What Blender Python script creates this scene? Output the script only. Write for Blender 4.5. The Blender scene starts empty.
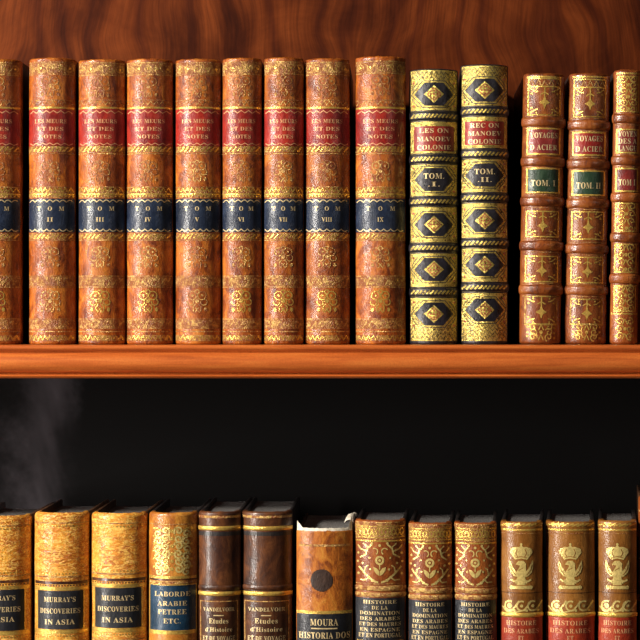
import bpy, bmesh, math, random
from mathutils import Vector, noise
from mathutils.geometry import tessellate_polygon

PX = 0.0008            # one pixel of the photograph at the plane of the spines, in metres
CAM_D = 1.6            # camera distance from that plane
CAM_PX = 400.0         # picture column the camera stands opposite
SC = bpy.context.scene
COL = SC.collection
PI = math.pi

def X(px): return (px - 320) * PX
def Z(py): return (320 - py) * PX

# ------------------------------------------------------------------ materials
MATS = {}
def new_mat(name):
    m = bpy.data.materials.new(name); m.use_nodes = True
    nt = m.node_tree
    b = nt.nodes['Principled BSDF']
    MATS[name] = m
    return m, nt, b
def N(nt, typ, **kw):
    n = nt.nodes.new(typ)
    for k, v in kw.items():
        if k.startswith('i_'):
            key = k[2:]
            key = int(key) if key.isdigit() else key.replace('_', ' ')
            n.inputs[key].default_value = v
        else: setattr(n, k, v)
    return n
def L(nt, a, b): nt.links.new(a, b)
def coords(nt, scale=(1, 1, 1)):
    """object coordinates, shifted by a random amount for each object"""
    tc = N(nt, 'ShaderNodeTexCoord'); oi = N(nt, 'ShaderNodeObjectInfo')
    mul = N(nt, 'ShaderNodeMath', operation='MULTIPLY'); mul.inputs[1].default_value = 37.0
    L(nt, oi.outputs['Random'], mul.inputs[0])
    add = N(nt, 'ShaderNodeVectorMath', operation='ADD')
    L(nt, tc.outputs['Object'], add.inputs[0]); L(nt, mul.outputs[0], add.inputs[1])
    mp = N(nt, 'ShaderNodeMapping'); mp.inputs['Scale'].default_value = scale
    L(nt, add.outputs[0], mp.inputs['Vector'])
    return mp.outputs['Vector'], oi.outputs['Random']
def noise_tex(nt, vec, scale, detail=4, rough=0.6, dist=0.0):
    n = N(nt, 'ShaderNodeTexNoise'); n.inputs['Scale'].default_value = scale
    n.inputs['Detail'].default_value = detail; n.inputs['Roughness'].default_value = rough
    n.inputs['Distortion'].default_value = dist
    L(nt, vec, n.inputs['Vector']); return n.outputs['Fac']
def ramp(nt, fac, stops):
    r = N(nt, 'ShaderNodeValToRGB'); cr = r.color_ramp
    while len(cr.elements) < len(stops): cr.elements.new(0.5)
    for e, (p, c) in zip(cr.elements, stops):
        e.position = p; e.color = (*c, 1) if len(c) == 3 else c
    L(nt, fac, r.inputs['Fac']); return r.outputs['Color']
def mixc(nt, fac, a, b, mode='MIX'):
    m = N(nt, 'ShaderNodeMix', data_type='RGBA', blend_type=mode)
    for sock, v in ((m.inputs[0], fac), (m.inputs[6], a), (m.inputs[7], b)):
        if hasattr(v, 'node'): L(nt, v, sock)
        elif isinstance(v, (int, float)): sock.default_value = v
        else: sock.default_value = (*v, 1)
    return m.outputs[2]
def bump(nt, h, strength, dist, b):
    bp = N(nt, 'ShaderNodeBump'); bp.inputs['Strength'].default_value = strength
    bp.inputs['Distance'].default_value = dist
    L(nt, h, bp.inputs['Height']); L(nt, bp.outputs[0], b.inputs['Normal'])

def leather(name, dark, mid, light, blot=0.35, rough=0.36, grain=900, gb=0.35, blotcol=(0.03, 0.012, 0.006), coat=0.35,
            stretch=(1, 1, 0.6), fleck=None, patch=70):
    m, nt, b = new_mat(name)
    v, rnd = coords(nt, stretch)
    n1 = noise_tex(nt, v, patch, 6, 0.72, 0.8)
    c = ramp(nt, n1, [(0.38, dark), (0.5, mid), (0.63, light)])
    n2 = noise_tex(nt, v, patch * 3.2, 5, 0.7, 1.0)
    f2 = ramp(nt, n2, [(0.56, (0, 0, 0)), (0.74, (blot, blot, blot))])
    c = mixc(nt, f2, c, blotcol)
    if fleck:
        n4 = noise_tex(nt, v, 400, 2, 0.6, 1.5)
        f4 = ramp(nt, n4, [(0.50, (0, 0, 0)), (0.57, (0.85, 0.85, 0.85))])
        c = mixc(nt, f4, c, fleck)
    hs = N(nt, 'ShaderNodeHueSaturation')
    mr = N(nt, 'ShaderNodeMapRange'); mr.inputs[3].default_value = 0.86; mr.inputs[4].default_value = 1.14
    L(nt, rnd, mr.inputs[0]); L(nt, mr.outputs[0], hs.inputs['Value']); L(nt, c, hs.inputs['Color'])
    L(nt, hs.outputs[0], b.inputs['Base Color'])
    r = N(nt, 'ShaderNodeMapRange'); r.inputs[3].default_value = rough - 0.12; r.inputs[4].default_value = rough + 0.12
    L(nt, n2, r.inputs[0]); L(nt, r.outputs[0], b.inputs['Roughness'])
    n3 = noise_tex(nt, v, grain, 4, 0.7)
    h = N(nt, 'ShaderNodeMath', operation='MULTIPLY_ADD'); h.inputs[1].default_value = 1.6
    L(nt, n2, h.inputs[0]); L(nt, n3, h.inputs[2])
    bump(nt, h.outputs[0], gb, 0.0012, b)
    bp = N(nt, 'ShaderNodeBump'); bp.inputs['Strength'].default_value = min(0.6, gb * 0.5); bp.inputs['Distance'].default_value = 0.0008
    L(nt, h.outputs[0], bp.inputs['Height']); L(nt, bp.outputs[0], b.inputs['Coat Normal'])
    b.inputs['Coat IOR'].default_value = 1.65
    rub = noise_tex(nt, v, 130, 4, 0.7, 0.5)             # polish worn away in patches
    cw = N(nt, 'ShaderNodeMapRange'); cw.inputs[1].default_value = 0.40; cw.inputs[2].default_value = 0.62
    cw.inputs[3].default_value = coat * 0.45; cw.inputs[4].default_value = min(0.9, coat * 1.75)
    L(nt, rub, cw.inputs[0]); L(nt, cw.outputs[0], b.inputs['Coat Weight'])
    b.inputs['Coat Roughness'].default_value = 0.17
    b.inputs['Specular IOR Level'].default_value = 0.3
    return m

def gilt(name, col, under, wear_lo, wear_hi, scale=260, rough=0.36, metal=0.75, bs=0.5):
    """gold leaf rubbed through to the leather in places"""
    m, nt, b = new_mat(name)
    v, rnd = coords(nt)
    n1 = noise_tex(nt, v, scale, 5, 0.7, 0.8)
    f = ramp(nt, n1, [(wear_lo, (0, 0, 0)), (wear_hi, (1, 1, 1))])
    n2 = noise_tex(nt, v, 500, 3, 0.6)
    g = ramp(nt, n2, [(0.3, tuple(x * 0.62 for x in col)), (0.65, col)])
    L(nt, mixc(nt, f, under, g), b.inputs['Base Color'])
    mm = N(nt, 'ShaderNodeMath', operation='MULTIPLY'); mm.inputs[1].default_value = metal
    L(nt, f, mm.inputs[0]); L(nt, mm.outputs[0], b.inputs['Metallic'])
    b.inputs['Roughness'].default_value = rough
    n3 = noise_tex(nt, v, 1100, 3, 0.6)
    bump(nt, n3, bs, 0.0012, b)
    return m

leather('tan_calf', (0.15, 0.026, 0.004), (0.36, 0.083, 0.008), (0.55, 0.180, 0.020), blot=0.85, blotcol=(0.07, 0.018, 0.006), patch=85, gb=0.45)
leather('black_goatskin', (0.008, 0.007, 0.010), (0.013, 0.011, 0.015), (0.022, 0.018, 0.026), blot=0.1, rough=0.30, coat=0.25)
leather('red_brown_calf', (0.12, 0.026, 0.006), (0.26, 0.062, 0.011), (0.38, 0.12, 0.025), blot=0.45, rough=0.33, coat=0.45)
leather('ochre_calf', (0.48, 0.130, 0.010), (0.68, 0.235, 0.016), (0.84, 0.37, 0.035), blot=0.30, rough=0.36, gb=0.9, grain=300,
        stretch=(0.55, 1, 1.3), blotcol=(0.22, 0.07, 0.012), fleck=(0.92, 0.56, 0.12), coat=0.4)
leather('golden_calf', (0.34, 0.10, 0.014), (0.50, 0.18, 0.022), (0.62, 0.27, 0.04), blot=0.35, rough=0.38, blotcol=(0.16, 0.05, 0.01))
leather('dark_brown_morocco', (0.034, 0.011, 0.006), (0.078, 0.025, 0.009), (0.14, 0.047, 0.014), blot=0.3, rough=0.40, gb=0.3)
leather('mottled_orange_calf', (0.26, 0.06, 0.008), (0.52, 0.15, 0.014), (0.66, 0.26, 0.035), blot=0.75, rough=0.5,
        blotcol=(0.10, 0.028, 0.008), patch=95)
leather('chestnut_calf', (0.17, 0.036, 0.008), (0.28, 0.068, 0.012), (0.40, 0.12, 0.024), blot=0.3, rough=0.36, blotcol=(0.12, 0.03, 0.01))
leather('olive_tan_calf', (0.20, 0.072, 0.011), (0.29, 0.108, 0.017), (0.37, 0.155, 0.03), blot=0.2, rough=0.36, blotcol=(0.12, 0.05, 0.012), patch=40)
leather('dark_board_leather', (0.010, 0.009, 0.011), (0.018, 0.014, 0.014), (0.034, 0.024, 0.02), blot=0.3, rough=0.5)
leather('brown_board_leather', (0.05, 0.022, 0.010), (0.085, 0.036, 0.015), (0.12, 0.05, 0.02), blot=0.4, rough=0.5)
leather('red_label', (0.17, 0.008, 0.006), (0.29, 0.015, 0.009), (0.38, 0.028, 0.014), blot=0.4, rough=0.36, blotcol=(0.14, 0.012, 0.008), coat=0.4)
leather('brick_label', (0.26, 0.022, 0.008), (0.36, 0.038, 0.012), (0.44, 0.06, 0.018), blot=0.35, rough=0.4, blotcol=(0.18, 0.02, 0.008))
leather('maroon_label', (0.13, 0.014, 0.012), (0.20, 0.020, 0.016), (0.28, 0.03, 0.022), blot=0.4, rough=0.32, blotcol=(0.06, 0.008, 0.008), coat=0.5)
leather('blue_label', (0.006, 0.011, 0.026), (0.012, 0.020, 0.044), (0.022, 0.034, 0.066), blot=0.4, rough=0.36, blotcol=(0.015, 0.016, 0.02), coat=0.4)
leather('teal_label', (0.006, 0.026, 0.055), (0.010, 0.042, 0.085), (0.018, 0.055, 0.11), blot=0.3, rough=0.4, blotcol=(0.006, 0.012, 0.02))
leather('black_label', (0.010, 0.011, 0.015), (0.016, 0.017, 0.022), (0.03, 0.03, 0.036), blot=0.2, rough=0.38, blotcol=(0.006, 0.006, 0.006))
leather('green_label', (0.012, 0.028, 0.014), (0.022, 0.046, 0.024), (0.04, 0.07, 0.04), blot=0.3, rough=0.30, blotcol=(0.01, 0.015, 0.01), coat=0.5)
leather('stain', (0.035, 0.018, 0.014), (0.05, 0.026, 0.018), (0.08, 0.04, 0.026), blot=0.3, rough=0.55)

GOLD = (0.95, 0.60, 0.13)
gilt('gilt', GOLD, (0.30, 0.11, 0.02), 0.30, 0.46, metal=0.6, rough=0.25, bs=0.4)
gilt('gilt_rubbed', (0.80, 0.50, 0.15), (0.26, 0.07, 0.012), 0.42, 0.58, metal=0.5, bs=0.8)
gilt('gilt_faint', (0.72, 0.42, 0.12), (0.26, 0.07, 0.012), 0.46, 0.64, metal=0.45, bs=0.8)
gilt('gilt_rich', (0.92, 0.68, 0.17), (0.05, 0.028, 0.006), 0.41, 0.50, scale=560, rough=0.22, metal=0.72, bs=0.6)
gilt('gilt_bright', (1.0, 0.74, 0.25), (0.5, 0.25, 0.05), 0.16, 0.30, metal=0.40, rough=0.24, bs=0.3)
gilt('gilt_letter', (0.92, 0.70, 0.36), (0.40, 0.22, 0.08), 0.25, 0.40, metal=0.45, rough=0.45, bs=0.2)
gilt('gilt_letter_red', (0.95, 0.50, 0.24), (0.45, 0.07, 0.03), 0.30, 0.50, metal=0.3, rough=0.45, bs=0.2)

def page_mat(name, k):
    m, nt, b = new_mat(name)
    v, rnd = coords(nt, (1, 0.06, 0.06))
    n1 = noise_tex(nt, v, 1400, 3, 0.7)
    v2, _ = coords(nt)
    n2 = noise_tex(nt, v2, 60, 4, 0.6)
    c = ramp(nt, n1, [(0.3, (0.07 * k, 0.067 * k, 0.065 * k)), (0.7, (0.20 * k, 0.19 * k, 0.18 * k))])
    L(nt, mixc(nt, n2, c, (0.11, 0.105, 0.105)), b.inputs['Base Color'])
    b.inputs['Roughness'].default_value = 0.85
    bump(nt, n1, 0.5, 0.0008, b)
page_mat('aged_paper', 1.0)
page_mat('cream_paper', 2.0)
def paper_white():
    m, nt, b = new_mat('torn_white_paper')
    v, _ = coords(nt)
    n = noise_tex(nt, v, 300, 4)
    L(nt, ramp(nt, n, [(0.3, (0.55, 0.47, 0.34)), (0.6, (0.85, 0.79, 0.66))]), b.inputs['Base Color'])
    b.inputs['Roughness'].default_value = 0.8
    bump(nt, n, 0.6, 0.001, b)
paper_white()

def wood_back():
    """mahogany board: long vertical streaks and a swirling crotch figure"""
    m, nt, b = new_mat('figured_mahogany')
    tc = N(nt, 'ShaderNodeTexCoord')
    warp = N(nt, 'ShaderNodeTexNoise'); warp.inputs['Scale'].default_value = 5.5; warp.inputs['Detail'].default_value = 2
    L(nt, tc.outputs['Object'], warp.inputs['Vector'])
    wm = N(nt, 'ShaderNodeVectorMath', operation='MULTIPLY_ADD')
    wm.inputs[1].default_value = (0.11, 0.0, 0.05)
    L(nt, warp.outputs['Color'], wm.inputs[0]); L(nt, tc.outputs['Object'], wm.inputs[2])
    mp = N(nt, 'ShaderNodeMapping'); mp.inputs['Scale'].default_value = (1, 1, 0.20)
    L(nt, wm.outputs[0], mp.inputs['Vector'])
    w = N(nt, 'ShaderNodeTexWave', wave_type='BANDS', bands_direction='X')
    w.inputs['Scale'].default_value = 9; w.inputs['Distortion'].default_value = 9
    w.inputs['Detail'].default_value = 5; w.inputs['Detail Scale'].default_value = 1.9
    L(nt, mp.outputs[0], w.inputs['Vector'])
    n = noise_tex(nt, mp.outputs[0], 26, 5, 0.62, 0.4)
    c = ramp(nt, w.outputs['Fac'], [(0.0, (0.085, 0.016, 0.004)), (0.4, (0.130, 0.026, 0.005)), (1.0, (0.160, 0.034, 0.007))])
    c2 = ramp(nt, n, [(0.36, (0.50, 0.45, 0.45)), (0.50, (0.95, 0.95, 0.95)), (0.66, (1.25, 1.3, 1.3))])
    c = mixc(nt, 1.0, c, c2, 'MULTIPLY')
    big = noise_tex(nt, wm.outputs[0], 7.5, 5, 0.65, 1.2)
    c = mixc(nt, 1.0, c, ramp(nt, big, [(0.36, (0.62, 0.55, 0.52)), (0.62, (1.15, 1.15, 1.12))]), 'MULTIPLY')
    mp2 = N(nt, 'ShaderNodeMapping'); mp2.inputs['Scale'].default_value = (1, 1, 0.035)
    L(nt, wm.outputs[0], mp2.inputs['Vector'])
    fine = noise_tex(nt, mp2.outputs[0], 420, 3, 0.6)
    c3 = ramp(nt, fine, [(0.35, (0.72, 0.7, 0.7)), (0.6, (1.05, 1.05, 1.05))])
    c = mixc(nt, 1.0, c, c3, 'MULTIPLY')
    L(nt, c, b.inputs['Base Color'])
    b.inputs['Roughness'].default_value = 0.6; b.inputs['Specular IOR Level'].default_value = 0.08
    bump(nt, fine, 0.12, 0.0006, b)
wood_back()
def wood_shelf():
    m, nt, b = new_mat('polished_cherry')
    tc = N(nt, 'ShaderNodeTexCoord')
    mp = N(nt, 'ShaderNodeMapping'); mp.inputs['Scale'].default_value = (0.06, 1, 1)
    L(nt, tc.outputs['Object'], mp.inputs['Vector'])
    n = noise_tex(nt, mp.outputs[0], 210, 5, 0.65, 0.3)
    c = ramp(nt, n, [(0.3, (0.36, 0.075, 0.014)), (0.5, (0.50, 0.115, 0.020)), (0.7, (0.60, 0.17, 0.032))])
    n2 = noise_tex(nt, tc.outputs['Object'], 900, 2, 0.6)
    c2 = ramp(nt, n2, [(0.3, (0.86, 0.84, 0.84)), (0.6, (1.05, 1.05, 1.05))])
    L(nt, mixc(nt, 1.0, c, c2, 'MULTIPLY'), b.inputs['Base Color'])
    b.inputs['Roughness'].default_value = 0.34
    b.inputs['Coat Weight'].default_value = 0.3; b.inputs['Coat Roughness'].default_value = 0.2
    bump(nt, n, 0.15, 0.0006, b)
wood_shelf()
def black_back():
    """lower back board: near-black base colour, with grey rubbed smears"""
    m, nt, b = new_mat('near_black_board')
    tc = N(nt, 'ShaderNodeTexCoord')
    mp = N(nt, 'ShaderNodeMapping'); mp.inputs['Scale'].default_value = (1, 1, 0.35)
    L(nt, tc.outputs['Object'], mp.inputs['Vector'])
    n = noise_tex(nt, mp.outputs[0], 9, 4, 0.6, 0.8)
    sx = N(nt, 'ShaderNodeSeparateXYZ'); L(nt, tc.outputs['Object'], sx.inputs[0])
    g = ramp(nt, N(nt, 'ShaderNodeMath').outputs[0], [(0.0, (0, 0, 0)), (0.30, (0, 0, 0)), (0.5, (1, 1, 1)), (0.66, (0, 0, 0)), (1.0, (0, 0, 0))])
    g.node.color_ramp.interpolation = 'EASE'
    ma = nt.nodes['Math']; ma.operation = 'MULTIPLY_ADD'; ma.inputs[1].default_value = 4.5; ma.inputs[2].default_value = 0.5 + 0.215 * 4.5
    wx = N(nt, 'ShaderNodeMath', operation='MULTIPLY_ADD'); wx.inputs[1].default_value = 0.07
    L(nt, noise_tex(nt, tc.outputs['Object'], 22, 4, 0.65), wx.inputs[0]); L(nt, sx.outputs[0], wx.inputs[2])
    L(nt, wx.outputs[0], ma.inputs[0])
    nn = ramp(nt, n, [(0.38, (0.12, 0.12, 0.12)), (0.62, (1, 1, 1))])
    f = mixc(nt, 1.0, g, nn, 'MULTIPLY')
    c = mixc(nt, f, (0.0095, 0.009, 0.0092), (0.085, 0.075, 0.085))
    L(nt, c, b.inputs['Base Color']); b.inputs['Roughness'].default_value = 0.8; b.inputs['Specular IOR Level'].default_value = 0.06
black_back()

# ------------------------------------------------------------------ mesh helpers
class MB:
    """collects geometry for ONE mesh object with several materials"""
    def __init__(s): s.v = []; s.f = []; s.m = []; s.mats = []
    def mi(s, name):
        if name not in s.mats: s.mats.append(name)
        return s.mats.index(name)
    def add(s, verts, faces, mat):
        o = len(s.v); k = s.mi(mat)
        s.v += [tuple(v) for v in verts]
        for f in faces:
            s.f.append([i + o for i in f]); s.m.append(k)
    def grid(s, pts, mat, closed=False):
        nr, nc = len(pts), len(pts[0])
        fs = []
        for i in range(nr - 1):
            for j in range(nc - (0 if closed else 1)):
                j2 = (j + 1) % nc
                fs.append([i * nc + j, i * nc + j2, (i + 1) * nc + j2, (i + 1) * nc + j])
        s.add([p for r in pts for p in r], fs, mat)
    def build(s, name, parent=None, smooth=True, angle=40, recalc=False):
        me = bpy.data.meshes.new(name)
        me.from_pydata(s.v, [], s.f)
        for n in s.mats: me.materials.append(MATS[n])
        me.polygons.foreach_set('material_index', s.m)
        if smooth: me.polygons.foreach_set('use_smooth', [True] * len(me.polygons))
        if recalc:
            bm = bmesh.new(); bm.from_mesh(me)
            bmesh.ops.remove_doubles(bm, verts=bm.verts, dist=1e-6)
            bmesh.ops.recalc_face_normals(bm, faces=bm.faces); bm.to_mesh(me); bm.free()
        if smooth: me.set_sharp_from_angle(angle=math.radians(angle))
        me.update()
        o = bpy.data.objects.new(name, me); COL.objects.link(o)
        if parent: o.parent = parent
        return o
def box_mb(mb, x0, x1, y0, y1, z0, z1, mat, bev=0.0):
    bm = bmesh.new()
    bmesh.ops.create_cube(bm, size=1)
    for v in bm.verts:
        v.co = ((x0 + x1) / 2 + v.co.x * (x1 - x0), (y0 + y1) / 2 + v.co.y * (y1 - y0), (z0 + z1) / 2 + v.co.z * (z1 - z0))
    if bev: bmesh.ops.bevel(bm, geom=bm.edges[:], offset=bev, segments=2, affect='EDGES', profile=0.5)
    bm.verts.index_update()
    mb.add([v.co[:] for v in bm.verts], [[v.index for v in f.verts] for f in bm.faces], mat)
    bm.free()

# letters: flat glyph outlines from the built-in font, as triangles
BOLD = {}
for i in range(26):
    BOLD[chr(65 + i)] = chr(0x1D400 + i); BOLD[chr(97 + i)] = chr(0x1D41A + i)
GL = {}
def glyphs(text):
    """vertices and faces of a line of text, 1 unit cap height, centred on x"""
    if text in GL: return GL[text]
    cu = bpy.data.curves.new('lettering', 'FONT'); cu.body = ''.join(BOLD.get(c, c) for c in text)
    cu.size = 1; cu.resolution_u = 2; cu.space_character = 1.1
    o = bpy.data.objects.new('lettering', cu); COL.objects.link(o)
    dg = bpy.context.evaluated_depsgraph_get(); dg.update()
    ev = o.evaluated_get(dg); me = ev.to_mesh()
    vs = [(v.co.x, v.co.y) for v in me.vertices]; fs = [list(p.vertices) for p in me.polygons]
    ev.to_mesh_clear()
    bpy.data.objects.remove(o); bpy.data.curves.remove(cu)
    if vs:
        x0 = min(v[0] for v in vs); x1 = max(v[0] for v in vs)
        y1 = max(v[1] for v in vs); y0 = min(0, 0)
        w = x1 - x0
        vs = [((x - (x0 + x1) / 2) / w, y / y1) for x, y in vs]
    GL[text] = (vs, fs); return GL[text]

def tag(o, label, cat, group=None, kind=None):
    o['label'] = label; o['category'] = cat
    if group: o['group'] = group
    if kind: o['kind'] = kind

# ------------------------------------------------------------------ a book
class Book:
    def __init__(s, x0, x1, top, bottom, label, group, leather_name, depth=0.15, theta=60, board='dark_board_leather',
                 cap=3.0, yaw=0.0, page_drop=4.0, y0=0.0, lean=0.0, seed=1, worn=0.5):
        dpt = (x1 - x0) / 2 * PX * math.tan(math.radians(theta) / 2) * 0.9
        kk = (CAM_D + dpt) / CAM_D
        x0, x1 = CAM_PX + (x0 - CAM_PX) * kk, CAM_PX + (x1 - CAM_PX) * kk
        s.w = (x1 - x0) / 2 * PX; s.cx = (x0 + x1) / 2; s.top = top; s.bot = bottom; s.D = depth
        th = math.radians(theta); s.R = s.w / math.sin(th); s.th = th
        s.b = s.R * (1 - math.cos(th))
        s.hw = (x1 - x0) / 2
        s.cap = cap; s.leather = leather_name; s.worn = worn; s.seed = seed
        s.rng = random.Random(seed)
        s.root = bpy.data.objects.new('leather_book', None); COL.objects.link(s.root)
        s.root.location = (X(s.cx), y0, Z(bottom)); s.root.rotation_euler = (0, math.radians(lean), -math.radians(yaw))
        s.root.location.z += s.w * math.sin(math.radians(abs(lean)))
        s.root.empty_display_size = 0.02
        tag(s.root, label, 'book', group)
        s.sp = MB(); s.board = board; s.page_drop = page_drop
        s.bands = []
        s.body()
    def wob(s, x, py):
        return 0.00035 * noise.noise(Vector((x * 60, py * 0.03, s.seed * 3.7)))
    def P(s, dx, py, off=0.0):
        """a point on the spine: dx, py in picture pixels (dx from the middle of the book)"""
        x = max(-s.w, min(s.w, dx * PX)); sn = x / s.R; cs = math.sqrt(max(0, 1 - sn * sn))
        d = min(py - s.top, s.bot - py); rec = 0
        if d < s.cap:
            t = (s.cap - max(0, d)) / s.cap
            rec = s.cap * PX * 0.8 * (1 - math.sqrt(max(0, 1 - t * t)))
        # leather swells slightly between the cords, never much
        o = off - rec + s.wob(x, py)
        return (x + sn * o * 0.9, s.R - s.R * cs - cs * o, (s.bot - py) * PX)
    def body(s):
        cols = [-1 + 2 * i / 26 for i in range(27)]
        rows = [s.top + s.cap * k / 5 for k in range(5)]
        y = s.top + s.cap
        while y < s.bot - s.cap: rows.append(y); y += 5.0
        rows += [s.bot - s.cap * (4 - k) / 5 - 0.0 for k in range(5)]
        th = 0.0024; yb = s.b + 0.009
        pts = []
        def ring(py, inner_extra=0):
            r = []
            edge = s.P(-s.hw, py); wl = edge[0]
            r.append((wl, yb, edge[2]))
            for c in cols: r.append(s.P(math.sin(c * s.th) / math.sin(s.th) * s.hw, py))
            e2 = s.P(s.hw, py); r.append((e2[0], yb, e2[2]))
            # inner face
            r.append((s.w - 0.0006, yb, e2[2])) if False else None
            zi = e2[2]
            r.append((s.w - th - 0.002, yb, zi))
            for c in reversed(cols):
                a = c * s.th; x = math.sin(a) * (s.R - th)
                r.append((max(-(s.w - th - .002), min(s.w - th - .002, x)), s.R - math.cos(a) * (s.R - th), zi))
            r.append((-(s.w - th - 0.002), yb, zi))
            return r
        for py in rows: pts.append(ring(py))
        # slightly ragged head
        for i in range(1, 1 + len(cols)):
            x, yy, z = pts[0][i]
            pts[0][i] = (x, yy, z + s.worn * 0.0011 * noise.noise(Vector((x * 260, s.seed * 5.1, 0))))
        s.sp.grid(pts, s.leather, closed=True)
        nc = len(pts[0]); half = nc // 2
        for r, flip in ((pts[0], False), (pts[-1], True)):
            fs = []
            for i in range(half - 1):
                q = [i, i + 1, nc - 2 - i, nc - 1 - i]
                fs.append(q[::-1] if flip else q)
            s.sp.add(r, fs, s.leather)
    # --- drawing on the spine; target mesh defaults to the spine's own
    def rect(s, a, b, py0, py1, mat, off=0.00012, mb=None, nx=None, ny=None):
        mb = mb or s.sp
        nx = nx or max(2, int(abs(b - a) / 2.0)); ny = ny or max(1, int(abs(py1 - py0) / 4.0))
        mb.grid([[s.P(a + (b - a) * i / nx, py0 + (py1 - py0) * j / ny, off) for i in range(nx + 1)] for j in range(ny + 1)], mat)
    def band(s, py0, py1, mat, off=0.00012, f=0.985, mb=None):
        s.rect(-s.hw * f, s.hw * f, py0, py1, mat, off, mb)
    def line(s, pts, w, mat, off=0.0002, mb=None, close=False):
        mb = mb or s.sp
        if close: pts = pts + [pts[0], pts[1]]
        q = [pts[0]]
        for a, b in zip(pts, pts[1:]):
            n = max(1, int(math.dist(a, b) / 2.5))
            for k in range(1, n + 1): q.append((a[0] + (b[0] - a[0]) * k / n, a[1] + (b[1] - a[1]) * k / n))
        Lf, Rt = [], []
        for i, p in enumerate(q):
            a = q[max(0, i - 1)]; b = q[min(len(q) - 1, i + 1)]
            tx, ty = b[0] - a[0], b[1] - a[1]; l = math.hypot(tx, ty) or 1
            nx, ny = -ty / l * w / 2, tx / l * w / 2
            Lf.append(s.P(p[0] + nx, p[1] + ny, off)); Rt.append(s.P(p[0] - nx, p[1] - ny, off))
        mb.grid([Rt, Lf], mat)
    def disc(s, cx, cy, r, mat, off=0.00022, mb=None, ry=None):
        mb = mb or s.sp; ry = ry or r; n = 10
        vs = [s.P(cx, cy, off)] + [s.P(cx + r * math.cos(-2 * PI * k / n), cy + ry * math.sin(-2 * PI * k / n), off) for k in range(n)]
        mb.add(vs, [[0, 1 + k, 1 + (k + 1) % n] for k in range(n)], mat)
    def ring(s, cx, cy, r, w, mat, off=0.0002, a0=0, a1=360, mb=None, ry=None):
        ry = ry or r; n = max(5, int(abs(a1 - a0) / 26))
        s.line([(cx + r * math.cos(math.radians(a0 + (a1 - a0) * k / n)), cy + ry * math.sin(math.radians(a0 + (a1 - a0) * k / n)))
                for k in range(n + 1)], w, mat, off, mb)
    def poly(s, pts, mat, off=0.00024, mb=None, cell=3.0):
        mb = mb or s.sp
        bm = bmesh.new()
        tris = tessellate_polygon([[Vector((x, y, 0)) for x, y in pts]])
        vv = [bm.verts.new((x, y, 0)) for x, y in pts]
        for t in tris:
            try: bm.faces.new([vv[i] for i in t])
            except ValueError: pass
        xs = [p[0] for p in pts]; x = math.ceil(min(xs) / cell) * cell
        while x < max(xs):
            bmesh.ops.bisect_plane(bm, geom=bm.verts[:] + bm.edges[:] + bm.faces[:], plane_co=(x, 0, 0), plane_no=(1, 0, 0))
            x += cell
        bmesh.ops.recalc_face_normals(bm, faces=bm.faces)
        bm.verts.index_update()
        fs = []
        for f in bm.faces:
            idx = [v.index for v in f.verts]
            fs.append(idx if f.normal.z < 0 else idx[::-1])
        mb.add([s.P(v.co.x, v.co.y, off) for v in bm.verts], fs, mat)
        bm.free()
    def text(s, t, py, width, height, mat, mb, off=0.0005, cx=0):
        """a line of lettering whose capitals are centred on row py"""
        vs, fs = glyphs(t)
        mb.add([s.P(cx + x * width, py + height / 2 - y * height, off) for x, y in vs], fs, mat)
    # --- friezes
    def dots(s, py, r, step, mat, f=0.93, off=0.0002, mb=None):
        n = int(s.hw * 2 * f / step)
        for k in range(n + 1): s.disc(-s.hw * f + 2 * s.hw * f * k / max(1, n), py, r, mat, off, mb)
    def scallop(s, py, h, step, w, mat, f=0.93, up=1, off=0.0002, mb=None):
        n = int(s.hw * 2 * f / step); a = -s.hw * f; st = 2 * s.hw * f / n
        p = []
        for k in range(n):
            for q in range(6):
                t = q / 6; p.append((a + st * (k + t), py - up * h * (math.sin(PI * t) - 0.5)))
        s.line(p, w, mat, off, mb)
    def chevron(s, py0, py1, step, w, mat, f=0.95, off=0.0002, mb=None, a=None, b=None):
        a = -s.hw * f if a is None else a; b = s.hw * f if b is None else b
        n = max(1, int((b - a) / step)); st = (b - a) / n; p = []
        for k in range(n):
            p += [(a + st * k, py1), (a + st * (k + .5), py0)]
        s.line(p + [(b, py1)], w, mat, off, mb)
    def rope(s, py0, py1, step, w, mat, f=0.93, off=0.0002, mb=None, slant=1.0):
        n = int(s.hw * 2 * f / step); a = -s.hw * f; st = 2 * s.hw * f / n
        for k in range(n):
            x = a + st * (k + .5)
            s.line([(x - st * .45 * slant, py1), (x, (py0 + py1) / 2), (x + st * .45 * slant, py0)], w, mat, off, mb)
    def hline(s, py, w, mat, f=0.985, off=0.00018, mb=None):
        s.rect(-s.hw * f, s.hw * f, py - w / 2, py + w / 2, mat, off, mb)
    def frame(s, a, b, py0, py1, w, mat, off=0.0003, mb=None):
        s.rect(a, b, py0, py0 + w, mat, off, mb); s.rect(a, b, py1 - w, py1, mat, off, mb)
        s.rect(a, a + w, py0 + w, py1 - w, mat, off, mb, nx=1); s.rect(b - w, b, py0 + w, py1 - w, mat, off, mb, nx=1)
    def spiral(s, cx, cy, r, turns, a0, w, mat, off=0.0002, hand=1, mb=None):
        n = int(14 * turns); p = []
        for k in range(n + 1):
            t = k / n; a = math.radians(a0) + hand * 2 * PI * turns * t; rr = r * (1 - 0.85 * t)
            p.append((cx + rr * math.cos(a), cy + rr * math.sin(a)))
        s.line(p, w, mat, off, mb)
    # --- parts
    def raised_band(s, py, h, out, mat=None, deco=None):
        """a cord under the leather that stands out across the spine"""
        mb = MB(); mat = mat or s.leather; n = 24; m = 8; rows = []
        for j in range(m + 1):
            a = PI * j / m
            rows.append([s.P(math.sin((-1 + 2 * i / n) * s.th) / math.sin(s.th) * s.hw, py - h / 2 * math.cos(a), out * math.sin(a) + 0.0001) for i in range(n + 1)])
        mb.grid(rows, mat)
        if deco: deco(mb)
        return mb.build('raised_band', s.root, recalc=False, angle=60)
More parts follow.
